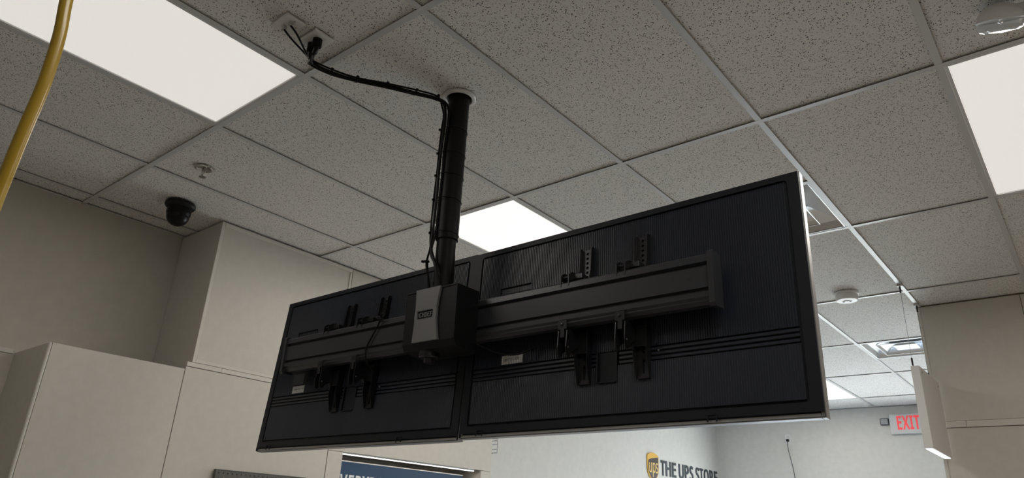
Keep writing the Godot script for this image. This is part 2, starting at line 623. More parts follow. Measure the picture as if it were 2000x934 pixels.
func build_fixtures() -> void:
	# low storage unit standing in front of the left wall, open space above it
	var t := thing("storage_cabinet", "off-white laminate cabinet block standing below the black dome camera", "cabinet", Vector3(PX, 0, -0.22))
	var p := Vector3(PX, 0, -0.22)
	box("front_panel", Vector3(PX - 0.018, 0.0, -0.528) - p, Vector3(PX, 2.222, 0.082) - p, M.laminate, t, 0.0015)
	box("edge_trim", Vector3(PX - 0.018, 0.0, 0.0835) - p, Vector3(PX + 0.002, 2.222, 0.097) - p, M.trim, t, 0.004)
	box("side_panel", Vector3(WX + 0.003, 0.0, 0.074) - p, Vector3(PX - 0.0185, 2.222, 0.092) - p, M.laminate, t, 0.001)
	box("top_panel", Vector3(WX + 0.003, 2.204, -0.528) - p, Vector3(PX - 0.0185, 2.222, 0.0735) - p, M.laminate, t, 0.001)
	# tall wall bay from floor to ceiling
	p = Vector3(PX, 0, -1.0)
	t = thing("panelled_bay", "floor to ceiling off-white panelled bay with grey pegboard, beside the dome camera", "wall unit", p)
	box("side_panel", Vector3(WX + 0.003, 2.226, -0.575) - p, Vector3(PX - 0.0185, 3.046, -0.557) - p, M.laminate, t, 0.001)
	box("upper_panel", Vector3(PX - 0.018, 2.262, -1.466) - p, Vector3(PX - 0.003, 3.046, -0.557) - p, M.laminate, t, 0.001)
	box("edge_trim", Vector3(PX - 0.003, 2.262, -0.573) - p, Vector3(PX + 0.002, 3.046, -0.556) - p, M.trim, t, 0.0015)
	box("edge_trim", Vector3(PX - 0.003, 2.262, -1.466) - p, Vector3(PX + 0.002, 3.02, -1.449) - p, M.trim, t, 0.0015)
	box("edge_trim", Vector3(PX - 0.003, 3.022, -1.466) - p, Vector3(PX + 0.002, 3.046, -0.5745) - p, M.trim, t, 0.0015)
	box("edge_trim", Vector3(PX - 0.003, 2.263, -1.448) - p, Vector3(PX, 2.281, -0.5745) - p, M.trim, t, 0.001)
	box("joint_moulding", Vector3(PX - 0.018, 2.238, -0.722) - p, Vector3(PX + 0.003, 2.2605, -0.532) - p, M.trim, t, 0.0015)
	box("joint_moulding", Vector3(PX - 0.018, 2.238, -1.466) - p, Vector3(PX + 0.003, 2.2605, -0.7228) - p, M.trim, t, 0.0015)
	box("lower_panel", Vector3(PX - 0.018, 0, -1.467) - p, Vector3(PX, 2.2355, -0.5315) - p, M.laminate, t, 0.0012)
	box("joint_light_stop", Vector3(PX - 0.036, 0, -0.56) - p, Vector3(PX - 0.0192, 2.2, -0.515) - p, M.chipboard, t)  # strip added behind the panel gap so the seam stays dark
	box("back_board", Vector3(PX - 0.04, 0, -1.466) - p, Vector3(PX - 0.0185, 3.04, -0.578) - p, M.chipboard, t)
	# display bay with a lit recess
	p = Vector3(PX, 0, -2.2)
	t = thing("display_bay", "off-white laminate display bay with a lit recess holding a blue poster", "wall unit", p)
	box("upper_panel", Vector3(PX - 0.018, 2.262, -2.93) - p, Vector3(PX, 3.046, -1.471) - p, M.laminate, t, 0.0012)
	box("joint_moulding", Vector3(PX - 0.018, 2.238, -2.93) - p, Vector3(PX + 0.003, 2.2605, -1.471) - p, M.trim, t, 0.0015)
	box("header_panel", Vector3(PX - 0.018, 1.927, -2.93) - p, Vector3(PX, 2.2355, -1.471) - p, M.laminate, t, 0.0012)
	box("stile", Vector3(PX - 0.018, 0, -1.579) - p, Vector3(PX, 1.925, -1.471) - p, M.laminate, t, 0.0012)
	box("stile", Vector3(PX - 0.018, 0, -2.93) - p, Vector3(PX, 1.925, -2.822) - p, M.laminate, t, 0.0012)
	box("recess_top", Vector3(-1.24, 1.93, -2.82) - p, Vector3(PX - 0.0185, 1.945, -1.58) - p, M.laminate, t)
	box("recess_back", Vector3(-1.255, 0.7, -2.82) - p, Vector3(-1.24, 1.945, -1.58) - p, M.laminate, t)
	box("recess_side", Vector3(-1.255, 0.7, -2.835) - p, Vector3(PX - 0.0185, 1.945, -2.8205) - p, M.laminate, t)
	box("recess_side", Vector3(-1.255, 0.7, -1.5795) - p, Vector3(PX - 0.0185, 1.945, -1.565) - p, M.laminate, t)
	box("recess_shelf", Vector3(-1.255, 0.68, -2.82) - p, Vector3(PX - 0.0185, 0.7, -1.58) - p, M.laminate, t)
	box("lower_panel", Vector3(PX - 0.018, 0, -2.82) - p, Vector3(PX, 0.68, -1.581) - p, M.laminate, t, 0.0012)
	box("end_panel", Vector3(WX + 0.003, 0, -2.93) - p, Vector3(PX - 0.0185, 3.046, -2.912) - p, M.laminate, t, 0.001)
	# LED strip under the header
	t = thing("led_strip_light", "slim white light strip under the header of the poster recess", "light", Vector3(-0.955, 1.928, -2.18))
	box("channel", Vector3(-0.012, -0.008, -0.60), Vector3(0.012, 0.0015, 0.60), M.alu, t)
	box("lens", Vector3(-0.009, -0.0125, -0.598), Vector3(0.009, -0.0085, 0.598), M.strip_glow, t)
	var a := AreaLight3D.new()
	a.name = "glow"
	a.area_size = Vector2(0.018, 1.19)
	a.light_color = Color(1.0, 0.95, 0.88)
	a.light_energy = 0.03
	a.area_range = 6.0
	a.shadow_enabled = true
	a.rotation_degrees.x = -90
	a.position.y = -0.014
	t.add_child(a)
	# blue poster
	t = thing("blue_poster", "blue poster board with pale capital lettering in the lit recess", "poster", Vector3(-1.0, 0.7, -2.1))
	box("panel", Vector3(-0.012, 0, -0.62), Vector3(0, 1.18, 0.515), M.blue, t, 0.001)
	box("top_edge", Vector3(-0.012, 1.1805, -0.62), Vector3(0.002, 1.1865, 0.515), M.white_plastic, t, 0.001)
	lettering("letters", "EVERYDAY", 0.08, 0.455, 0.002, M.poster_letter, t, Vector3(0.0005, 1.028, 0.505), PI / 2)
	# pegboard
	t = thing("pegboard", "grey perforated metal pegboard fixed to the off-white bay", "pegboard", Vector3(PX, 0.75, -1.06))
	var st := mb()
	var tf := Transform3D(Basis(Vector3.UP, PI / 2), Vector3(0.02, 0, 0))
	var pitch := 0.0254
	for r in 38:
		for k in 21:
			var cx := -0.254 + k * pitch
			var cy := 1.007 - 0.0127 - r * pitch
			if r < 3:
				holed_cell(st, cx, cy, pitch, pitch, 0.0035, 0.0035, 0, tf, 8)
			else:
				quad(st, tf * Vector3(cx - pitch / 2, cy - pitch / 2, 0), tf * Vector3(cx + pitch / 2, cy - pitch / 2, 0), tf * Vector3(cx + pitch / 2, cy + pitch / 2, 0), tf * Vector3(cx - pitch / 2, cy + pitch / 2, 0), Vector3.RIGHT)
	obj("perforated_face", st, M.peg, t)
	st = mb()
	bx(st, Vector3(0, 0.03, 0.2665), Vector3(0.0215, 1.007, 0.2715), 0.001)
	bx(st, Vector3(0, 0.03, -0.2715), Vector3(0.0215, 1.007, -0.2665), 0.001)
	bx(st, Vector3(0, 1.0075, -0.2715), Vector3(0.0215, 1.0115, 0.2715), 0.001)
	obj("rim", st, M.peg, t)
	st = mb()
	tube(st, [Vector3(0.02, 0.968, 0.2305), Vector3(0.03, 0.968, 0.2305), Vector3(0.036, 0.975, 0.2305)], 0.004, 8)
	obj("hook", st, M.chrome, t)
	# wire rack on the end of the bay
	t = thing("wire_rack", "grey wire rack on the end of the off-white bay below the displays", "rack", Vector3(-1.0, 2.04, -2.935))
	var loops := [[0.135, -0.055, 0.118, 0.003], [0.118, -0.06, 0.09, 0.0022], [0.09, -0.066, 0.075, 0.003], [0.055, -0.066, 0.035, 0.0022], [0.03, -0.066, 0.003, 0.003]]
	for l in loops:
		st = mb()
		tube(st, smooth_path([Vector3(0.05, l[2], 0.0), Vector3(0.055, l[0] - 0.004, -0.05), Vector3(0.05, l[0], -0.092), Vector3(0.0, l[0], -0.098), Vector3(-0.25, l[0], -0.098), Vector3(-0.29, l[0], -0.06), Vector3(-0.3, l[2], 0.0)], 5), l[3], 7)
		obj("wire", st, M.wire_grey, t)
	for x in [0.045, -0.1, -0.27]:
		st = mb()
		tube(st, [Vector3(x, 0.03, -0.096), Vector3(x, 0.135, -0.096)], 0.0022, 6)
		obj("wire", st, M.wire_grey, t)

func build_partition() -> void:
	var w := structure("wall_partition")
	var z := -4.04
	box("core", Vector3(1.85, 0, z - 0.22), Vector3(EX, CY + 0.15, z - 0.02), M.chipboard, w)
	box("end_panel", Vector3(1.834, 0, z - 0.22), Vector3(1.8495, 3.046, z - 0.0205), M.laminate, w)
	box("back_panel", Vector3(1.834, 0, z - 0.24), Vector3(EX, 3.046, z - 0.2205), M.laminate, w)
	var xs := [1.834, 2.388, 3.0, 3.61, 4.22, 4.83, EX]
	for i in xs.size() - 1:
		box("upper_panel", Vector3(xs[i], 2.298, z - 0.0195), Vector3(xs[i + 1] - 0.003, 3.046, z), M.laminate, w, 0.0012)
	var ms := [1.834, 1.972, 3.0, EX]
	for i in ms.size() - 1:
		box("joint_moulding", Vector3(ms[i], 2.258, z - 0.0195), Vector3(ms[i + 1] - 0.0012, 2.2965, z + 0.004), M.trim, w, 0.0015)
	box("lower_panel", Vector3(1.834, 0, z - 0.0195), Vector3(3.0, 2.2545, z), M.laminate, w, 0.0012)
	box("lower_panel", Vector3(3.003, 0, z - 0.0195), Vector3(EX, 2.2545, z), M.laminate, w, 0.0012)
	box("edge_trim", Vector3(1.812, 0, z - 0.245), Vector3(1.8335, 3.046, z + 0.003), M.trim, w, 0.003)

# ------------------------------------------------------------------ displays
func rounded(x0: float, y0: float, x1: float, y1: float, r: float, n := 6) -> PackedVector2Array:
	var out := PackedVector2Array()
	for c in [[x1 - r, y1 - r, 0.0], [x0 + r, y1 - r, PI / 2], [x0 + r, y0 + r, PI], [x1 - r, y0 + r, PI * 1.5]]:
		for k in n + 1:
			var a: float = c[2] + PI / 2 * k / n
			out.append(Vector2(c[0] + cos(a) * r, c[1] + sin(a) * r))
	return out

func ribbed(st: SurfaceTool, x0: float, x1: float, y0: float, y1: float, z: float, pitch: float, depth: float) -> void:
	var n := int((x1 - x0) / pitch)
	var p := (x1 - x0) / n
	for i in n:
		var x := x0 + i * p
		var xs := [x, x + p * 0.34, x + p * 0.5, x + p * 0.84, x + p]
		var zs := [z, z, z + depth, z + depth, z]
		for k in 4:
			var e := Vector2(xs[k + 1] - xs[k], zs[k + 1] - zs[k]).normalized()
			quad(st, Vector3(xs[k], y0, zs[k]), Vector3(xs[k + 1], y0, zs[k + 1]), Vector3(xs[k + 1], y1, zs[k + 1]), Vector3(xs[k], y1, zs[k]), Vector3(-e.y, 0, e.x))
	# end faces so the sheet has thickness
	quad(st, Vector3(x0, y1, z + depth), Vector3(x1, y1, z + depth), Vector3(x1, y1, z - 0.006), Vector3(x0, y1, z - 0.006), Vector3.UP)
	quad(st, Vector3(x0, y0, z + depth), Vector3(x1, y0, z + depth), Vector3(x1, y0, z - 0.006), Vector3(x0, y0, z - 0.006), Vector3.DOWN)
	quad(st, Vector3(x0, y0, z), Vector3(x0, y1, z), Vector3(x0, y1, z - 0.006), Vector3(x0, y0, z - 0.006), Vector3.LEFT)
	quad(st, Vector3(x1, y0, z), Vector3(x1, y1, z), Vector3(x1, y1, z - 0.006), Vector3(x1, y0, z - 0.006), Vector3.RIGHT)

# local frame: z = 0 is the flat rim at the back, +z towards the viewer; laid out for a width of 1.15
func make_display(label: String, W: float, at: Transform3D, words: String, with_port: bool) -> Node3D:
	var t := thing("flat_display", label, "television", Vector3.ZERO, "pair of ceiling hung displays")
	t.transform = at
	var k := W / 1.15
	var H := 0.655 * k
	var hw := W / 2
	var hh := H / 2
	# silver side band
	var st := mb()
	var b := 0.012
	for s in [-1.0, 1.0]:
		bx(st, Vector3(minf(s * hw, s * (hw - b)), -hh, -0.032), Vector3(maxf(s * hw, s * (hw - b)), hh, -0.0065), 0.0012)
		bx(st, Vector3(-hw + b, minf(s * hh, s * (hh - b)), -0.032), Vector3(hw - b, maxf(s * hh, s * (hh - b)), -0.0065), 0.0012)
	obj("bezel", st, M.silver, t)
	box("screen", Vector3(-hw + b, -hh + b, -0.031), Vector3(hw - b, hh - b, -0.024), M.screen, t)
	# rim with a rounded opening
	st = mb()
	var inner := rounded(-0.543 * k, -0.2905 * k, 0.5425 * k, 0.3075 * k, 0.012, 5)
	var hx := hw - 0.002
	var hy := hh - 0.002
	var m := inner.size()
	for i in m:
		var a := inner[i]
		var c := inner[(i + 1) % m]
		var oa := a / maxf(absf(a.x) / hx, absf(a.y) / hy)
		var oc := c / maxf(absf(c.x) / hx, absf(c.y) / hy)
		quad(st, Vector3(a.x, a.y, 0), Vector3(c.x, c.y, 0), Vector3(oc.x, oc.y, 0), Vector3(oa.x, oa.y, 0), Vector3(0, 0, 1))
		var inw := -Vector3(a.x + c.x, a.y + c.y, 0).normalized()
		quad(st, Vector3(a.x, a.y, 0), Vector3(c.x, c.y, 0), Vector3(c.x, c.y, -0.007), Vector3(a.x, a.y, -0.007), inw)
		if absf(absf(oa.x) - hx) > 1e-5 and absf(absf(oc.x) - hx) < 1e-5 or absf(absf(oa.x) - hx) < 1e-5 and absf(absf(oc.x) - hx) > 1e-5:
			var corner := Vector3(signf(oa.x) * hx, signf(oa.y) * hy, 0)
			tri(st, Vector3(oa.x, oa.y, 0), Vector3(oc.x, oc.y, 0), corner, Vector3(0, 0, 1))
	quad(st, Vector3(-hx, hy, 0), Vector3(hx, hy, 0), Vector3(hx, hy, -0.007), Vector3(-hx, hy, -0.007), Vector3.UP)
	quad(st, Vector3(-hx, -hy, 0), Vector3(hx, -hy, 0), Vector3(hx, -hy, -0.007), Vector3(-hx, -hy, -0.007), Vector3.DOWN)
	quad(st, Vector3(-hx, -hy, 0), Vector3(-hx, hy, 0), Vector3(-hx, hy, -0.007), Vector3(-hx, -hy, -0.007), Vector3.LEFT)
	quad(st, Vector3(hx, -hy, 0), Vector3(hx, hy, 0), Vector3(hx, hy, -0.007), Vector3(hx, -hy, -0.007), Vector3.RIGHT)
	obj("rim", st, M.tv_black, t)
	box("chassis", Vector3(-hx + 0.004, -hy + 0.004, -0.024), Vector3(hx - 0.004, hy - 0.004, -0.0072), M.tv_black, t)
	# ribbed back plates above and below the groove band
	st = mb()
	ribbed(st, -0.536 * k, 0.5355 * k, -0.104 * k, 0.3005 * k, -0.001, 0.0069, 0.0024)
	obj("upper_back_plate", st, M.tv_rib, t)
	st = mb()
	ribbed(st, -0.536 * k, 0.5355 * k, -0.2835 * k, -0.1465 * k, -0.001, 0.0069, 0.0010)
	obj("lower_back_plate", st, M.tv_rib, t)
	# three bars of the groove band, broken at the cable pocket
	for y in [-0.1125, -0.1255, -0.1385]:
		for seg in [[-0.536, -0.048], [0.026, 0.5355]]:
			box("groove_bar", Vector3(seg[0] * k, (y - 0.0042) * k, -0.007), Vector3(seg[1] * k, (y + 0.0042) * k, 0.0005), M.tv_rib, t, 0.0015)
	# cable pocket
	st = mb()
	bx(st, Vector3(-0.045 * k, -0.195 * k, -0.001), Vector3(-0.040 * k, -0.105 * k, 0.010), 0.001)
	bx(st, Vector3(-0.040 * k, -0.196 * k, -0.001), Vector3(0.021 * k, -0.192 * k, 0.006), 0.001)
	bx(st, Vector3(-0.040 * k, -0.192 * k, -0.004), Vector3(0.021 * k, -0.106 * k, 0.001), 0.0005)
	obj("cable_pocket", st, M.tv_black, t)
	# carrying slot: raised lip round a black plate that paints the shade of a hollow
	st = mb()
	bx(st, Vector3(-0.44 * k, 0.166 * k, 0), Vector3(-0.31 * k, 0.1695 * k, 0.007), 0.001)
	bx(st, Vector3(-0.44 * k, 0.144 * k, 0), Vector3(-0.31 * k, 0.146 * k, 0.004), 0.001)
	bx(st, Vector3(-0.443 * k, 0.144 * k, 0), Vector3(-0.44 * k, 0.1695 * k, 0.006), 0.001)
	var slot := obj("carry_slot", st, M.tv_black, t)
	box("slot_shade_plate", Vector3(-0.44 * k, 0.146 * k, 0), Vector3(-0.31 * k, 0.166 * k, 0.0012), M.tv_black, slot)
	# white name sticker
	var lx := (-0.415 if not with_port else -0.40) * k
	var lw := (0.088 if not with_port else 0.081) * k
	var sticker := box("sticker", Vector3(lx, -0.1000 * k, 0.0008), Vector3(lx + lw, -0.0705 * k, 0.0014), M.label, t)
	sticker.set_meta("label", "white name sticker")
	lettering("print", words, 0.0082, lw * (0.70 if not with_port else 0.78), 0.0003, M.ink, sticker, Vector3(lx + lw * 0.15, -0.0885 * k, 0.00145), 0.0, font_plain)
	if with_port:
		box("port_cover", Vector3(-0.41 * k, -0.063 * k, 0.0007), Vector3(-0.335 * k, -0.02 * k, 0.002), M.port, t, 0.0008)
		box("port_frame", Vector3(-0.422 * k, -0.104 * k, -0.002), Vector3(-0.312 * k, -0.012 * k, 0.0006), M.tv_black, t)
	# small clips on the lower rim, a stud and a raised bead
	for x in [-0.485, 0.30]:
		st = mb()
		bx(st, Vector3((x - 0.014) * k, -0.3235 * k, 0), Vector3((x - 0.010) * k, -0.303 * k, 0.003), 0.0008)
		bx(st, Vector3((x + 0.010) * k, -0.3235 * k, 0), Vector3((x + 0.014) * k, -0.303 * k, 0.003), 0.0008)
		bx(st, Vector3((x - 0.010) * k, -0.307 * k, 0), Vector3((x + 0.010) * k, -0.303 * k, 0.003), 0.0008)
		obj("rim_clip", st, M.tv_black, t)
	st = mb()
	bx(st, Vector3(0.146 * k, -0.1 * k, 0), Vector3(0.149 * k, -0.06 * k, 0.006), 0.001)
	obj("bead", st, M.tv_rib, t)
	st = mb()
	lathe(st, [Vector2(0, 0.0045), Vector2(0.002, 0.004), Vector2(0.003, 0.002), Vector2(0.003, 0)], Transform3D(Basis(Vector3.RIGHT, PI / 2), Vector3(0.1535 * k, -0.119 * k, 0.0)), 12)
	obj("screw", st, M.steel, t)
	return t

var tv_left: Transform3D
var tv_right: Transform3D
const LEFT_W := 1.17
const RIGHT_W := 1.145

func build_displays() -> void:
	tv_left = Transform3D(Basis.from_euler(Vector3(-0.0683, -0.0012, 0.0051)), Vector3(0.391, 2.1396, -0.5787))
	tv_right = Transform3D(Basis.from_euler(Vector3(-0.0503, 0.0015, 0.0073)), Vector3(1.5530, 2.1448, -0.5735))
	make_display("black flat display with a dark port cover above its white sticker", LEFT_W, tv_left, "Right POS - 82", true)
	make_display("black flat display facing away, its sticker reading Left POS, beside a ceiling vent", RIGHT_W, tv_right, "Left POS - 8232", false)

# ------------------------------------------------------------------ the mount
func arm(parent: Node, tv: Transform3D, x: float, k: float) -> void:
	# U channel screwed to the back of the display, open to the viewer, with its hook and its tilt clamp
	var st := mb()
	var w := 0.044
	var y1 := 0.236 * k
	var y0 := -0.195 * k
	var zb := 0.006
	var pitch := 0.0158
	var nh := 9
	for i in nh:
		holed_cell(st, x, y1 - 0.006 - pitch * (i + 0.5), w - 0.004, pitch, 0.0048, 0.0048, zb, tv, 16)
	var mid_top := y1 - 0.006 - pitch * nh
	bx(st, Vector3(x - w / 2 + 0.002, y1 - 0.006, zb - 0.0025), Vector3(x + w / 2 - 0.002, y1, zb), 0, tv)
	# slotted lower part
	var ly := y0 + 0.006
	var lh := 0.058
	holed_cell(st, x, ly + lh / 2, w - 0.004, lh, 0.0042, 0.022, zb, tv, 24)
	holed_cell(st, x, ly + lh * 1.5, w - 0.004, lh, 0.0042, 0.022, zb, tv, 24)
	bx(st, Vector3(x - w / 2 + 0.002, y0, zb - 0.0025), Vector3(x + w / 2 - 0.002, ly, zb + 0.002), 0, tv)
	bx(st, Vector3(x - w / 2 + 0.002, ly + lh * 2, zb - 0.0025), Vector3(x + w / 2 - 0.002, mid_top, zb), 0, tv)
	# flanges with tapered ends
	for s in [-1.0, 1.0]:
		var prof := PackedVector2Array([Vector2(y0, 0.003), Vector2(y1 + 0.004, 0.003), Vector2(y1 + 0.004, 0.014), Vector2(y1 - 0.004, 0.019), Vector2(y1 - 0.08, 0.022), Vector2(y1 - 0.12, 0.030), Vector2(y0 + 0.06, 0.030), Vector2(y0 + 0.012, 0.016), Vector2(y0, 0.012)])
		var bs := Basis(Vector3(0, 1, 0), Vector3(0, 0, 1), Vector3(1, 0, 0))
		prism(st, prof, -0.0012, 0.0012, tv * Transform3D(bs, Vector3(x + s * (w / 2 - 0.0012), 0, 0)))
	var a := obj("display_arm", st, M.steel_black, parent)
	a.set_meta("label", "black slotted channel arm")
	# side hook over the rail
	var c: Vector3 = tv * Vector3(x, 0, 0)
	st = mb()
	for dx in [-0.040, -0.012]:
		var hook := PackedVector2Array([Vector2(-0.555, 2.20), Vector2(-0.538, 2.20), Vector2(-0.538, 2.256), Vector2(-0.494, 2.256), Vector2(-0.494, 2.236), Vector2(-0.488, 2.236), Vector2(-0.488, 2.272), Vector2(-0.505, 2.284), Vector2(-0.54, 2.288), Vector2(-0.555, 2.278)])
		var bs := Basis(Vector3(0, 0, 1), Vector3(0, 1, 0), Vector3(-1, 0, 0))
		prism(st, hook, -0.0015, 0.0015, Transform3D(bs, Vector3(c.x + dx, 0, 0)))
	tube(st, [Vector3(c.x - 0.04, 2.267, -0.498), Vector3(c.x - 0.012, 2.267, -0.498)], 0.004, 8)
	bx(st, Vector3(c.x - 0.04, 2.2, -0.553), Vector3(c.x + 0.02, 2.27, -0.547), 0.001)
	bx(st, Vector3(c.x - 0.014, 2.262, -0.54), Vector3(c.x + 0.02, 2.28, -0.512), 0.002)
	obj("rail_hook", st, M.steel_black, a)
	# tilt clamp below the rail
	st = mb()
	for dx in [-0.044, -0.014]:
		var pl := PackedVector2Array([Vector2(-0.55, 2.10), Vector2(-0.50, 2.104), Vector2(-0.488, 2.10), Vector2(-0.483, 2.05), Vector2(-0.487, 2.026), Vector2(-0.50, 2.022), Vector2(-0.512, 2.04), Vector2(-0.55, 2.06)])
		var bs := Basis(Vector3(0, 0, 1), Vector3(0, 1, 0), Vector3(-1, 0, 0))
		prism(st, pl, -0.0015, 0.0015, Transform3D(bs, Vector3(c.x + dx, 0, 0)))
	bx(st, Vector3(c.x - 0.044, 2.103, -0.4885), Vector3(c.x - 0.014, 2.13, -0.4845), 0.001)
	bx(st, Vector3(c.x - 0.036, 2.078, -0.492), Vector3(c.x - 0.022, 2.106, -0.484), 0.001)
	bx(st, Vector3(c.x - 0.044, 2.04, -0.552), Vector3(c.x + 0.02, 2.10, -0.546), 0.001)
	obj("tilt_clamp", st, M.steel_black, a)
	for r in [[-0.0455, 2.088], [-0.0455, 2.062], [-0.0455, 2.036], [-0.0125, 2.05]]:
		var side := -1.0 if r[0] < -0.03 else 1.0
		st = mb()
		lathe(st, [Vector2(0, 0.002), Vector2(0.0022, 0.0012), Vector2(0.0026, 0)], Transform3D(Basis(Vector3(0, 0, 1), -PI / 2 * side), Vector3(c.x + r[0], r[1], -0.494)), 10)
		obj("rivet", st, M.steel, a)
	st = mb()
	lathe(st, [Vector2(0, 0.003), Vector2(0.0045, 0.0022), Vector2(0.0055, 0)], Transform3D(Basis(Vector3.RIGHT, PI / 2), Vector3(c.x - 0.029, 2.117, -0.4845)), 12)
	obj("clamp_bolt", st, M.steel_black, a)

func build_mount() -> void:
	var px := 0.978
	var pz := -0.432
	var t := thing("display_mount", "black ceiling pole with junction box and long rail carrying both displays", "mount")
	# pole in two diameters
	var st := mb()
	lathe(st, [Vector2(0.036, 2.465), Vector2(0.0395, 2.468), Vector2(0.0395, 3.2), Vector2(0.0, 3.2)], Transform3D(Basis(), Vector3(px, 0, pz)), 40)
	obj("outer_pole", st, M.pole, t)
	st = mb()
	lathe(st, [Vector2(0.0345, 2.27), Vector2(0.0345, 2.47)], Transform3D(Basis(), Vector3(px, 0, pz)), 40)
	for a in [-0.5, 0.55]:
		lathe(st, [Vector2(0, 0.003), Vector2(0.004, 0.002), Vector2(0.005, 0)], Transform3D(Basis(Vector3.UP, a) * Basis(Vector3.RIGHT, PI / 2), Vector3(px + sin(a) * 0.0345, 2.306, pz + cos(a) * 0.0345)), 10)
	obj("inner_pole", st, M.pole, t)
	# junction box with sloping underside
	var x0 := 0.86
	var x1 := 1.096
	var zf := -0.384
	var zr := -0.487
	st = mb()
	var side := PackedVector2Array([Vector2(zf, 2.278), Vector2(zf, 2.098), Vector2(zf - 0.012, 2.078), Vector2(zr, 2.066), Vector2(zr, 2.278)])
	var bs := Basis(Vector3(0, 0, 1), Vector3(0, 1, 0), Vector3(-1, 0, 0))
	prism(st, side, -x1, -x0, Transform3D(bs, Vector3.ZERO))
	# thin bright edges: folded lips of the cover
	bx(st, Vector3(x0, 2.274, zf), Vector3(x1, 2.2795, zf + 0.0025), 0.001)
	bx(st, Vector3(x1 - 0.004, 2.098, zf), Vector3(x1 + 0.0005, 2.2795, zf + 0.0025), 0.001)
	var body := obj("junction_box", st, M.box_black, t)
	# raised centre pad with bowed sides and a name recess
	var pad := PackedVector2Array()
	for i in 11:
		var u := i / 10.0
		pad.append(Vector2(0.913 + 0.004 * sin(u * PI), lerpf(2.28, 2.10, u)))
	for i in 11:
		var u := i / 10.0
		pad.append(Vector2(1.030 - 0.013 * sin(u * PI) - 0.004 * u, lerpf(2.10, 2.28, u)))
	# front of the pad: a ring round the recess
	st = mb()
	var rx0 := 0.9275
	var rx1 := 0.9995
	var ry0 := 2.1775
	var ry1 := 2.2045
	var cen := Vector2((rx0 + rx1) / 2, (ry0 + ry1) / 2)
	var zp := zf + 0.009
	var zd := zf + 0.002
	for i in pad.size():
		var a := pad[i]
		var b := pad[(i + 1) % pad.size()]
		var e := (b - a).normalized()
		var n := Vector3(-e.y, e.x, 0)
		if n.dot(Vector3(a.x - cen.x, a.y - cen.y, 0)) < 0:
			n = -n
		quad(st, Vector3(a.x, a.y, zf), Vector3(b.x, b.y, zf), Vector3(b.x, b.y, zp), Vector3(a.x, a.y, zp), n)
	# split the pad face into four quarters round the recess
	var top := PackedVector2Array()
	var low := PackedVector2Array()
	for i in 11:
		var u := i / 10.0
		var y := lerpf(2.28, ry1, u)
		top.append(Vector2(0.913 + 0.004 * sin((2.28 - y) / 0.18 * PI), y))
	for i in 11:
		var u := i / 10.0
		var y := lerpf(ry1, 2.28, u)
		var v := (y - 2.10) / 0.18
		top.append(Vector2(1.030 - 0.013 * sin(v * PI) - 0.004 * v, y))
	for i in 11:
		var y := lerpf(ry0, 2.10, i / 10.0)
		low.append(Vector2(0.913 + 0.004 * sin((2.28 - y) / 0.18 * PI), y))
	for i in 11:
		var y := lerpf(2.10, ry0, i / 10.0)
		var v := (y - 2.10) / 0.18
		low.append(Vector2(1.030 - 0.013 * sin(v * PI) - 0.004 * v, y))
	prism(st, top, zp - 0.001, zp)
	prism(st, low, zp - 0.001, zp)
	bx(st, Vector3(0.9155, ry0, zf), Vector3(rx0, ry1, zp))
	bx(st, Vector3(rx1, ry0, zf), Vector3(1.0165, ry1, zp))
	bx(st, Vector3(rx0, ry1 - 0.0005, zf), Vector3(rx1, ry1 + 0.001, zp))
	bx(st, Vector3(rx0, ry0 - 0.001, zf), Vector3(rx1, ry0 + 0.0005, zp))
	var pad_o := obj("centre_pad", st, M.box_grey, body)
	pad_o.set_meta("label", "dark grey bowed centre pad with the maker's name")
	box("name_recess", Vector3(rx0, ry0, zf), Vector3(rx1, ry1, zd), M.tv_black, body)
	lettering("name_letters", "CHIEF", 0.0165, 0.060, 0.004, M.box_grey, body, Vector3(0.9335, 2.183, zd))
	# collar under the box
	st = mb()
	lathe(st, [Vector2(0.034, 2.085), Vector2(0.034, 2.060), Vector2(0.030, 2.056), Vector2(0.018, 2.056), Vector2(0.016, 2.040), Vector2(0.0, 2.040)], Transform3D(Basis(), Vector3(0.945, 0, -0.43)), 28)
	obj("lower_collar", st, M.steel_black, t)
	# rail: stepped extrusion
	st = mb()
	var rail := PackedVector2Array([
		Vector2(-0.532, 2.118), Vector2(-0.532, 2.252), Vector2(-0.497, 2.252), Vector2(-0.490, 2.246), Vector2(-0.488, 2.228), Vector2(-0.500, 2.224), Vector2(-0.500, 2.219),
		Vector2(-0.491, 2.216), Vector2(-0.491, 2.158), Vector2(-0.500, 2.155), Vector2(-0.500, 2.149), Vector2(-0.488, 2.145), Vector2(-0.488, 2.132), Vector2(-0.494, 2.126), Vector2(-0.494, 2.122), Vector2(-0.503, 2.113), Vector2(-0.525, 2.112)])
	prism(st, rail, -1.898, -0.018, Transform3D(bs, Vector3.ZERO))
	lathe(st, [Vector2(0, 0.0012), Vector2(0.004, 0.001), Vector2(0.0045, 0)], Transform3D(Basis(Vector3.RIGHT, PI / 2), Vector3(1.84, 2.19, -0.491)), 12)
	obj("rail", st, M.rail_black, t)
	for e in [[1.898, 1.914], [0.002, 0.018]]:
		st = mb()
		var cap := PackedVector2Array([Vector2(-0.536, 2.106), Vector2(-0.536, 2.256), Vector2(-0.49, 2.258), Vector2(-0.483, 2.252), Vector2(-0.483, 2.112), Vector2(-0.49, 2.104)])
		prism(st, cap, -e[1], -e[0], Transform3D(bs, Vector3.ZERO))
		obj("rail_end_cap", st, M.rail_black, t)
	arm(t, tv_right, -0.086, RIGHT_W / 1.15)
	arm(t, tv_right, 0.109, RIGHT_W / 1.15)
	arm(t, tv_left, -0.089, LEFT_W / 1.15)
	arm(t, tv_left, 0.118, LEFT_W / 1.15)
	settle(t, Vector3(px, CY, pz))
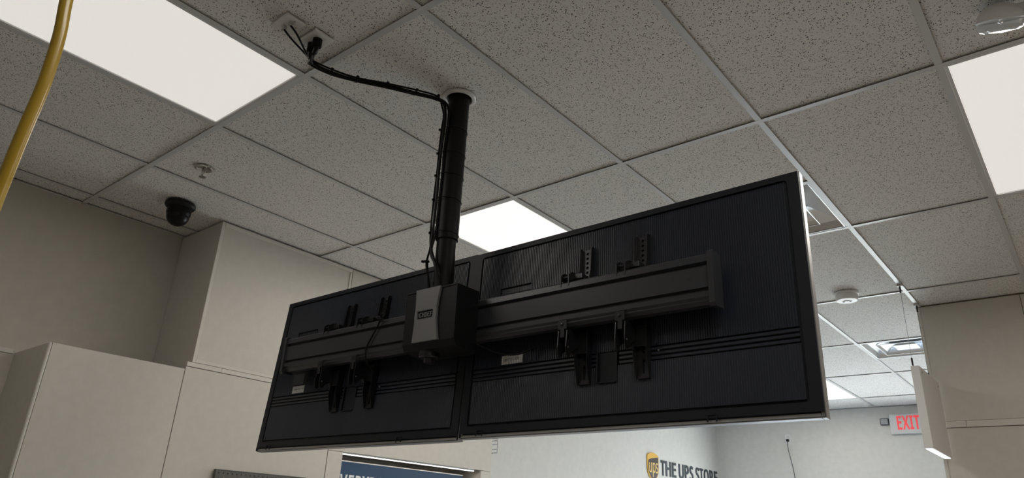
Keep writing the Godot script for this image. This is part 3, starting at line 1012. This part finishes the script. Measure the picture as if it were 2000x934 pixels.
	# white ring where the pole meets the tiles
	var ring := thing("pole_ring", "white round trim ring where the black pole enters the ceiling", "trim ring", Vector3(px, CY, pz))
	st = mb()
	lathe(st, [Vector2(0.048, 0.004), Vector2(0.048, -0.004), Vector2(0.051, -0.006), Vector2(0.060, -0.005), Vector2(0.064, -0.001), Vector2(0.064, 0.004)], Transform3D(), 48)
	obj("flange", st, M.white_plastic, ring)

# ------------------------------------------------------------------ cables
func build_cables() -> void:
	# two wall plates on the tiles
	var p1 := Vector3(0.812, CY + 0.004, 0.212)
	var p2 := Vector3(0.820, CY + 0.004, 0.108)
	var t := thing("data_plate", "white ceiling plate with two thin black cables plugged in", "wall plate", p1)
	box("plate", Vector3(-0.048, -0.010, -0.036), Vector3(0.048, 0, 0.036), M.white_plastic, t, 0.003)
	var st: SurfaceTool
	for q in [[-0.012, 0.006], [0.022, 0.004]]:
		box("jack", Vector3(q[0] - 0.007, -0.022, q[1] - 0.007), Vector3(q[0] + 0.007, -0.010, q[1] + 0.007), M.grey_plastic, t, 0.0015)
	for q in [[-0.036, 0.0], [0.036, 0.0], [0.012, -0.022]]:
		st = mb()
		lathe(st, [Vector2(0.003, -0.010), Vector2(0.0028, -0.0115), Vector2(0, -0.0118)], Transform3D(Basis(), Vector3(q[0], 0, q[1])), 10)
		obj("screw", st, M.wire_grey, t)
	t = thing("power_outlet_plate", "white ceiling outlet plate holding two black power plugs", "outlet", p2)
	box("plate", Vector3(-0.050, -0.010, -0.038), Vector3(0.050, 0, 0.038), M.white_plastic, t, 0.003)
	box("socket_face", Vector3(-0.033, -0.0125, -0.017), Vector3(0.033, -0.0102, 0.017), M.white_plastic, t, 0.001)
	# the four cables meet and run as a bundle to the pole and down it
	var run := [Vector3(0.738, 3.022, 0.062), Vector3(0.757, 3.016, -0.010), Vector3(0.802, 3.010, -0.088), Vector3(0.868, 3.006, -0.172), Vector3(0.925, 3.005, -0.262), Vector3(0.962, 3.006, -0.335), Vector3(0.963, 2.995, -0.372), Vector3(0.967, 2.955, -0.381), Vector3(0.963, 2.90, -0.384), Vector3(0.957, 2.81, -0.386), Vector3(0.955, 2.72, -0.387), Vector3(0.953, 2.625, -0.388), Vector3(0.952, 2.495, -0.388)]
	var ends := [
		[p1 + Vector3(-0.012, -0.022, 0.006), p1 + Vector3(-0.020, -0.034, -0.03), p1 + Vector3(-0.045, -0.036, -0.10)],
		[p1 + Vector3(0.022, -0.022, 0.004), p1 + Vector3(0.015, -0.036, -0.03), p1 + Vector3(-0.035, -0.040, -0.10)],
		[p2 + Vector3(-0.026, -0.050, -0.004), p2 + Vector3(-0.050, -0.050, -0.022)],
		[p2 + Vector3(0.012, -0.045, 0.002), p2 + Vector3(-0.035, -0.048, -0.02)],
	]
	var offs := [Vector3(0.005, 0.005, 0.003), Vector3(-0.005, 0.005, -0.003), Vector3(-0.005, -0.006, 0.004), Vector3(0.006, -0.005, -0.004)]
	var names := ["data_cable", "data_cable", "black_power_cable", "black_power_cable"]
	var labels := ["thin black cable from the outer jack of the two-jack ceiling plate, tied along the pole", "thin black cable from the middle jack of the two-jack ceiling plate, tied along the pole", "black power cord of the drooping outer plug on the ceiling outlet", "black power cord of the upright inner plug on the ceiling outlet"]
	var tails := [
		[Vector3(0.938, 2.44, -0.394), Vector3(0.924, 2.40, -0.40), Vector3(0.922, 2.35, -0.41), Vector3(0.925, 2.279, -0.42)],
		[Vector3(0.940, 2.43, -0.392), Vector3(0.920, 2.385, -0.40), Vector3(0.926, 2.33, -0.412), Vector3(0.93, 2.279, -0.425)],
		[Vector3(0.953, 2.44, -0.384), Vector3(0.958, 2.40, -0.386), Vector3(0.985, 2.36, -0.384), Vector3(1.0, 2.29, -0.388), Vector3(1.004, 2.279, -0.39)],
		[Vector3(0.955, 2.43, -0.385), Vector3(0.968, 2.39, -0.386), Vector3(0.99, 2.34, -0.384), Vector3(1.008, 2.279, -0.39)],
	]
	var first: Node3D = null
	var made := []
	for k in 4:
		var c := thing(names[k], labels[k], "cable")
		var pts := []
		for e in ends[k]:
			pts.append(e)
		for i in run.size():
			var w := 0.0025 * sin(i * 2.1 + k * 1.7)
			var flat := Vector3(offs[k].x + w, offs[k].y, offs[k].z) if i < 6 else Vector3((k - 1.5) * 0.008 + w * 0.6, 0, -0.004 * absf(k - 1.5) + 0.003 + (0.004 if k % 2 == 0 else 0.0))
			pts.append(run[i] + flat)
		for e in tails[k]:
			pts.append(e)
		st = mb()
		tube(st, smooth_path(pts, 6), 0.0034 if k < 2 else 0.0050, 8)
		obj("jacket", st, M.cable, c)
		if k == 2 or k == 3:
			st = mb()
			var e0: Vector3 = p2 + (Vector3(-0.018, -0.0125, 0.0) if k == 2 else Vector3(0.016, -0.0125, 0.004))
			var e1: Vector3 = ends[k][0]
			tube(st, [e0, e0.lerp(e1, 0.85)], 0.0165, 8)
			tube(st, [e0.lerp(e1, 0.7), e1, e1.lerp(ends[k][1], 0.5)], 0.0095, 10)
			obj("plug", st, M.cable, c)
		made.append(c)
		if k == 0:
			first = c
	# cable ties
	for i in [0, 1, 2, 3, 4, 5]:
		st = mb()
		var d: Vector3 = (run[i + 1] - run[maxi(i - 1, 0)]).normalized()
		lathe(st, [Vector2(0.0105, -0.002), Vector2(0.012, -0.002), Vector2(0.012, 0.002), Vector2(0.0105, 0.002)], Transform3D(Basis(Quaternion(Vector3.UP, d)), run[i]), 14)
		var o: Vector3 = run[i] + Vector3(0.012, 0.003, 0.006)
		bx(st, o - Vector3.ONE * 0.0045, o + Vector3.ONE * 0.0045, 0.001)
		obj("cable_tie", st, M.cable, first)
	for y in [2.90, 2.80, 2.71, 2.615, 2.487]:
		st = mb()
		var ring := []
		for k in 33:
			var a := TAU * k / 32
			var d := Vector3(cos(a), 0, sin(a))
			# round the pole, bulging out over the bundle at its front left
			var bulge := maxf(0.0, d.dot(Vector3(-0.5, 0, 0.86).normalized()))
			ring.append(Vector3(0.978, y + 0.004 * sin(a), -0.432) + d * (0.0405 + 0.014 * pow(bulge, 4.0)))
		tube(st, ring, 0.0016, 6)
		bx(st, Vector3(0.940, y - 0.004, -0.386), Vector3(0.947, y + 0.004, -0.376), 0.001)
		obj("pole_tie", st, M.cable, first)
	st = mb()
	lathe(st, [Vector2(0.008, -0.0025), Vector2(0.010, -0.0025), Vector2(0.010, 0.0025), Vector2(0.008, 0.0025)], Transform3D(Basis(), Vector3(0.921, 2.392, -0.40)), 12)
	bx(st, Vector3(0.905, 2.388, -0.398), Vector3(0.913, 2.396, -0.388), 0.001)
	obj("cable_tie", st, M.cable, first)
	for k in 4:
		settle(made[k], ends[k][0])
	# short loop of cord over the left part of the rail
	t = thing("looped_cord", "short black cord looped over the rail beside the junction box", "cable", Vector3(0.58, 2.2, -0.49))
	st = mb()
	var lp := [Vector3(0.585, 2.262, -0.51), Vector3(0.60, 2.272, -0.492), Vector3(0.63, 2.270, -0.478), Vector3(0.642, 2.262, -0.476), Vector3(0.628, 2.250, -0.476), Vector3(0.60, 2.254, -0.478), Vector3(0.588, 2.262, -0.484), Vector3(0.612, 2.258, -0.478), Vector3(0.610, 2.236, -0.479), Vector3(0.590, 2.21, -0.482), Vector3(0.566, 2.178, -0.483), Vector3(0.552, 2.15, -0.482), Vector3(0.552, 2.12, -0.482), Vector3(0.556, 2.09, -0.495), Vector3(0.560, 2.07, -0.52)]
	var lq := []
	for q in lp:
		lq.append(q - t.position)
	tube(st, smooth_path(lq, 5), 0.0032, 8)
	obj("jacket", st, M.cable, t)
	# low loop between the box and the right display
	t = thing("low_cord", "slack black cord hanging below the rail just above the Left POS sticker", "cable", Vector3(1.2, 2.1, -0.53))
	st = mb()
	tube(st, smooth_path([Vector3(1.098, 2.10, -0.48) - t.position, Vector3(1.13, 2.085, -0.50) - t.position, Vector3(1.18, 2.065, -0.52) - t.position, Vector3(1.24, 2.062, -0.535) - t.position, Vector3(1.30, 2.085, -0.55) - t.position], 6), 0.003, 8)
	obj("jacket", st, M.cable, t)

# ------------------------------------------------------------------ things on the ceiling
func build_diffuser(label: String, at: Vector3) -> void:
	# square supply vent: nested metal cones round a central plate
	var t := thing("ceiling_air_vent", label, "air vent", at, "square ceiling air vents")
	var st := mb()
	var h := S / 2 - 0.003
	for s in [-1.0, 1.0]:
		bx(st, Vector3(minf(s * h, s * (h - 0.02)), 0.0015, -h), Vector3(maxf(s * h, s * (h - 0.02)), 0.005, h), 0.001)
		bx(st, Vector3(-h + 0.02, 0.0015, minf(s * h, s * (h - 0.02))), Vector3(h - 0.02, 0.005, maxf(s * h, s * (h - 0.02))), 0.001)
	obj("frame", st, M.tee, t)
	var cones := [[h - 0.018, 0.004, 0.15, 0.098], [0.192, 0.004, 0.10, 0.06]]
	for c in cones:
		st = mb()
		var n := 6
		for i in n:
			var u0 := float(i) / n
			var u1 := float(i + 1) / n
			var r0 := lerpf(c[0], c[2], u0)
			var r1 := lerpf(c[0], c[2], u1)
			var y0 := lerpf(c[1], c[3], pow(u0, 0.6))
			var y1 := lerpf(c[1], c[3], pow(u1, 0.6))
			for k in 4:
				var bs := Basis(Vector3.UP, PI / 2 * k)
				var nn := (bs * Vector3(-(y1 - y0), -(r0 - r1), 0)).normalized()
				quad(st, bs * Vector3(r0, y0, -r0), bs * Vector3(r0, y0, r0), bs * Vector3(r1, y1, r1), bs * Vector3(r1, y1, -r1), nn)
				quad(st, bs * Vector3(r0, y0 + 0.001, -r0), bs * Vector3(r0, y0 + 0.001, r0), bs * Vector3(r1, y1 + 0.001, r1), bs * Vector3(r1, y1 + 0.001, -r1), -nn)
		# rolled lower lip
		for k in 4:
			var bs := Basis(Vector3.UP, PI / 2 * k)
			tube(st, [bs * Vector3(c[0], c[1], -c[0]), bs * Vector3(c[0], c[1], c[0])], 0.003, 8)
		obj("cone", st, M.alu, t)
	st = mb()
	bx(st, Vector3(-0.085, 0.010, -0.085), Vector3(0.085, 0.014, 0.085), 0.0015)
	for k in 4:
		var bs := Basis(Vector3.UP, PI / 2 * k)
		quad(st, bs * Vector3(0.085, 0.014, -0.085), bs * Vector3(0.085, 0.014, 0.085), bs * Vector3(0.03, 0.05, 0.03), bs * Vector3(0.03, 0.05, -0.03), (bs * Vector3(1, 1.5, 0)).normalized())
	obj("centre_plate", st, M.alu, t)
	box("duct_box", Vector3(-0.14, 0.1, -0.14), Vector3(0.14, 0.16, 0.14), M.grey_plastic, t)

func build_ceiling_items() -> void:
	build_diffuser("square metal ceiling vent partly hidden by the upper corner of the Left POS display", Vector3(2.5 * S, CY, -3.5 * S))
	build_diffuser("square metal ceiling vent beyond the hanging grey board, behind its wires", Vector3(2.5 * S, CY, -8.5 * S))
	# dome camera
	var t := thing("dome_camera", "black dome security camera on the ceiling in the cabinet corner", "camera", Vector3(-0.905, CY + 0.004, -0.305))
	var st := mb()
	lathe(st, [Vector2(0.0, 0.0), Vector2(0.066, 0.0), Vector2(0.075, -0.006), Vector2(0.076, -0.020), Vector2(0.070, -0.028), Vector2(0.062, -0.034)], Transform3D(), 40)
	obj("base", st, M.box_black, t)
	st = mb()
	var prof := [Vector2(0.060, -0.030), Vector2(0.060, -0.062)]
	for i in 9:
		var a := PI / 2 * i / 8.0
		prof.append(Vector2(0.056 * cos(a), -0.075 - 0.055 * sin(a)))
	lathe(st, prof, Transform3D(), 40)
	obj("dome", st, M.dome, t)
	# sprinkler
	t = thing("fire_sprinkler", "small chrome fire sprinkler hanging from the ceiling tile", "sprinkler", Vector3(-0.416, CY + 0.004, -0.167))
	st = mb()
	lathe(st, [Vector2(0.044, 0.0), Vector2(0.043, -0.004), Vector2(0.034, -0.008), Vector2(0.028, -0.004), Vector2(0.018, -0.001), Vector2(0.010, 0.0)], Transform3D(), 36)
	obj("escutcheon", st, M.chrome, t)
	st = mb()
	lathe(st, [Vector2(0.009, 0.0), Vector2(0.009, -0.018), Vector2(0.006, -0.022), Vector2(0.0, -0.022)], Transform3D(), 16)
	for s in [-1.0, 1.0]:
		tube(st, smooth_path([Vector3(s * 0.006, -0.018, 0), Vector3(s * 0.010, -0.028, 0), Vector3(s * 0.003, -0.044, 0)], 4), 0.0022, 6)
	obj("body", st, M.chrome, t)
	st = mb()
	lathe(st, [Vector2(0.0, -0.043), Vector2(0.006, -0.043), Vector2(0.016, -0.046), Vector2(0.0155, -0.0475), Vector2(0.0, -0.047)], Transform3D(), 20)
	obj("deflector", st, M.chrome, t)
	# smoke detector
	t = thing("smoke_detector", "round white smoke detector on the ceiling beside the right display edge", "smoke detector", Vector3(1.513, CY + 0.004, -3.515))
	st = mb()
	lathe(st, [Vector2(0.073, 0.0), Vector2(0.073, -0.014), Vector2(0.069, -0.016), Vector2(0.0, -0.016)], Transform3D(), 36)
	obj("base", st, M.white_plastic, t)
	st = mb()
	lathe(st, [Vector2(0.068, -0.0165), Vector2(0.067, -0.048), Vector2(0.061, -0.054), Vector2(0.028, -0.056), Vector2(0.026, -0.050), Vector2(0.018, -0.050), Vector2(0.016, -0.060), Vector2(0.0, -0.061)], Transform3D(), 36)
	obj("cover", st, M.white_plastic, t)
	# emergency lamp: a swivel head with a clear lens beside its white box
	t = thing("emergency_lamp", "ceiling emergency lamp with a clear lens beside the bright panel light", "emergency light", Vector3(2.80, CY + 0.004, -1.03))
	box("case", Vector3(-0.085, -0.062, -0.07), Vector3(0.16, 0, 0.09), M.white_plastic, t, 0.008)
	st = mb()
	tube(st, [Vector3(-0.08, -0.032, 0.02), Vector3(-0.13, -0.036, 0.035)], 0.016, 14)
	obj("swivel", st, M.white_plastic, t)
	var hd := Transform3D(Basis(Vector3(0, 0, 1), -0.2) * Basis(Vector3(1, 0, 0), 0.5) * Basis.from_scale(Vector3.ONE * 1.05), Vector3(-0.174, -0.054, 0.040))
	st = mb()
	var hp := []
	for i in 9:
		var a := PI / 2 * i / 8.0
		hp.append(Vector2(0.056 * sin(a), 0.044 * cos(a)))
	hp.append(Vector2(0.058, -0.004))
	hp.append(Vector2(0.054, -0.006))
	lathe(st, hp, hd, 36)
	obj("lamp_housing", st, M.white_plastic, t)
	st = mb()
	var rp := []
	for i in 9:
		var a := PI / 2 * i / 8.0
		rp.append(Vector2(0.010 + 0.042 * sin(a), 0.022 - 0.026 * (1.0 - cos(a))))
	rp.reverse()
	lathe(st, rp, hd, 36)
	lathe(st, [Vector2(0.0, -0.014), Vector2(0.007, -0.010), Vector2(0.009, 0.02)], hd, 16)
	obj("reflector", st, M.alu, t)
	st = mb()
	lathe(st, [Vector2(0.060, -0.002), Vector2(0.0605, -0.006), Vector2(0.058, -0.010), Vector2(0.057, -0.022), Vector2(0.052, -0.031), Vector2(0.040, -0.036), Vector2(0.0, -0.039)], hd, 36)
	obj("lens", st, M.lens, t)

# ------------------------------------------------------------------ far end of the shop
func build_far_items() -> void:
	# hanging board
	var t := thing("hanging_board", "grey slim board hung on two thin wires in front of the panelled wall", "sign board", Vector3(1.8475, 2.065, -3.70))
	box("body", Vector3(-0.0225, 0.006, -0.28), Vector3(0.0225, 0.465, 0.28), M.board, t, 0.002)
	box("glowing_edge", Vector3(-0.016, 0.0, -0.272), Vector3(0.016, 0.0055, 0.272), M.edge_glow, t)  # underside strip given its own emission
	for z in [0.22, -0.25]:
		var st := mb()
		lathe(st, [Vector2(0, 0.002), Vector2(0.006, 0.0015), Vector2(0.007, 0)], Transform3D(Basis(Vector3(0, 0, 1), -PI / 2), Vector3(0.0225, 0.435, z)), 12)
		obj("screw", st, M.wire_grey, t)
		st = mb()
		tube(st, [Vector3(-0.019, 0.465, z), Vector3(-0.0195, CY - 2.065, z - 0.015)], 0.0012, 6)
		obj("wire", st, M.wire_grey, t)
		st = mb()
		tube(st, [Vector3(-0.019, 0.48, z), Vector3(-0.019, 0.525, z - 0.001)], 0.005, 8)
		tube(st, [Vector3(-0.0195, CY - 2.065 - 0.055, z - 0.014), Vector3(-0.0195, CY - 2.065 - 0.012, z - 0.015)], 0.005, 8)
		tube(st, [Vector3(-0.019, 0.466, z), Vector3(-0.012, 0.474, z + 0.01), Vector3(-0.019, 0.483, z)], 0.002, 6)
		obj("wire_grip", st, M.ink, t)
		box("ceiling_clip", Vector3(-0.034, CY - 2.065 - 0.012, z - 0.028), Vector3(-0.004, CY - 2.065 - 0.0005, z - 0.004), M.tee, t, 0.002)
	# exit sign
	t = thing("exit_sign", "white exit sign with red letters on the far wall", "exit sign", Vector3(0.93, 2.735, BZ + 0.002))
	box("case", Vector3(-0.185, 0, 0), Vector3(0.185, 0.222, 0.045), M.sign_white, t, 0.006)
	box("face", Vector3(-0.165, 0.015, 0.0455), Vector3(0.165, 0.207, 0.047), M.sign_white, t, 0.0005)
	lettering("letters", "EXIT", 0.152, 0.232, 0.002, M.red_letter, t, Vector3(-0.106, 0.046, 0.0472))
	# small placard beside it
	t = thing("wall_placard", "small grey placard with a dark border next to the exit sign", "placard", Vector3(0.69, 2.842, BZ + 0.002))
	box("border", Vector3(-0.046, 0, 0), Vector3(0.046, 0.078, 0.03), M.placard_edge, t, 0.006)
	box("face", Vector3(-0.037, 0.009, 0.0302), Vector3(0.037, 0.069, 0.0315), M.placard, t, 0.0005)
	# outlet and cord
	t = thing("wall_outlet", "small white wall outlet high on the far wall", "outlet", Vector3(-0.43, 2.672, BZ + 0.001))
	box("plate", Vector3(-0.036, 0, 0), Vector3(0.036, 0.115, 0.006), M.white_plastic, t, 0.002)
	box("socket", Vector3(-0.016, 0.064, 0.0062), Vector3(0.016, 0.094, 0.0085), M.sign_white, t, 0.001)
	box("socket", Vector3(-0.016, 0.022, 0.0062), Vector3(0.016, 0.052, 0.0085), M.sign_white, t, 0.001)
	t = thing("black_wall_cable", "black cord plugged into the far wall outlet and hanging down", "cable", Vector3(-0.43, 2.71, BZ + 0.012))
	box("plug", Vector3(-0.014, -0.014, 0), Vector3(0.014, 0.014, 0.035), M.cable, t, 0.004)
	var st := mb()
	tube(st, smooth_path([Vector3(0, 0, 0.03), Vector3(0.002, -0.04, 0.04), Vector3(0.005, -0.15, 0.02), Vector3(0.03, -0.32, 0.01), Vector3(0.04, -0.42, 0.01), Vector3(0.06, -0.7, 0.01), Vector3(0.05, -1.4, 0.01)], 6), 0.0035, 7)
	obj("jacket", st, M.cable, t)
	# store name on the left wall
	var x := WX + 0.0005
	t = thing("shield_emblem", "gold and brown shield emblem with three lower case letters on the pale wall", "emblem", Vector3(x, 2.10, -6.205))
	var bs := Transform3D(Basis(Vector3.UP, PI / 2), Vector3.ZERO)
	st = mb()
	prism(st, shield(0.127, 0.306), 0, 0.012, bs)
	obj("gold_shield", st, M.gold, t)
	st = mb()
	prism(st, field(0.114, 0.306), 0.0122, 0.0145, bs)
	obj("brown_field", st, M.brown, t)
	lettering("letters", "ups", 0.155, 0.200, 0.002, M.gold_pale, t, Vector3(0.0147, 0.045, 0.098), PI / 2, font_plain)
	t = thing("store_lettering", "dark capital lettering of the store name on the pale wall", "lettering", Vector3(x, 2.18, -6.40))
	var words := "THE UPS STORE"
	# set each letter on its own, spaced by its share of the width
	var adv := []
	var total := 0.0
	for ch in words:
		var w := font_plain.get_string_size(ch, HORIZONTAL_ALIGNMENT_LEFT, -1, 64).x if ch != " " else 14.0
		adv.append(w)
		total += w
	var at := 0.0
	var full := 1.545
	for i in words.length():
		var w: float = adv[i] / total * full
		if words[i] != " ":
			lettering("letter", words[i], 0.166 if not words[i] in "SO" else 0.170, w * 0.84, 0.006, M.letter_dark, t, Vector3(0, 0.0 if not words[i] in "SO" else -0.002, -at), PI / 2)
		at += w

func shield(hw: float, h: float) -> PackedVector2Array:
	var p := PackedVector2Array()
	for i in 13:
		var u := i / 12.0
		p.append(Vector2(lerpf(-hw, hw, u), h - 0.030 * pow(absf(u * 2.0 - 1.0), 2.0)))
	p.append(Vector2(hw, h * 0.45))
	p.append(Vector2(hw * 0.93, h * 0.30))
	p.append(Vector2(hw * 0.66, h * 0.15))
	p.append(Vector2(hw * 0.3, h * 0.05))
	p.append(Vector2(0, 0))
	p.append(Vector2(-hw * 0.3, h * 0.05))
	p.append(Vector2(-hw * 0.66, h * 0.15))
	p.append(Vector2(-hw * 0.93, h * 0.30))
	p.append(Vector2(-hw, h * 0.45))
	return p

func field(hw: float, h: float) -> PackedVector2Array:
	var p := PackedVector2Array()
	for i in 13:
		var u := i / 12.0
		p.append(Vector2(lerpf(-hw, hw, u), h * (0.69 + 0.17 * sqrt(u))))
	p.append(Vector2(hw, h * 0.45))
	p.append(Vector2(hw * 0.92, h * 0.31))
	p.append(Vector2(hw * 0.64, h * 0.17))
	p.append(Vector2(hw * 0.28, h * 0.08))
	p.append(Vector2(0, h * 0.04))
	p.append(Vector2(-hw * 0.28, h * 0.08))
	p.append(Vector2(-hw * 0.64, h * 0.17))
	p.append(Vector2(-hw * 0.92, h * 0.31))
	p.append(Vector2(-hw, h * 0.45))
	return p

func build_yellow_cord() -> void:
	# hangs from the ceiling close to the viewer and sways a little
	var t := thing("yellow_cord", "thick yellow cord hanging from the ceiling in front of a panel light", "cord", Vector3(1.80, 0, 1.0))
	var pts := [Vector3(1.833, 3.055, 0.991), Vector3(1.822, 2.80, 1.004), Vector3(1.814, 2.45, 1.006), Vector3(1.812, 2.20, 1.003), Vector3(1.8135, 2.09, 1.000), Vector3(1.819, 2.027, 0.995), Vector3(1.8215, 1.965, 0.994), Vector3(1.8195, 1.912, 0.996), Vector3(1.8165, 1.865, 0.997), Vector3(1.814, 1.80, 0.998), Vector3(1.812, 1.5, 1.002), Vector3(1.815, 1.0, 1.0), Vector3(1.82, 0.3, 1.0), Vector3(1.83, 0.05, 1.02), Vector3(1.90, 0.008, 1.1), Vector3(2.1, 0.008, 1.4)]
	var q := []
	for p in pts:
		q.append(p - t.position)
	var st := mb()
	tube(st, smooth_path(q, 8), 0.0066, 16)
	obj("jacket", st, M.yellow, t)
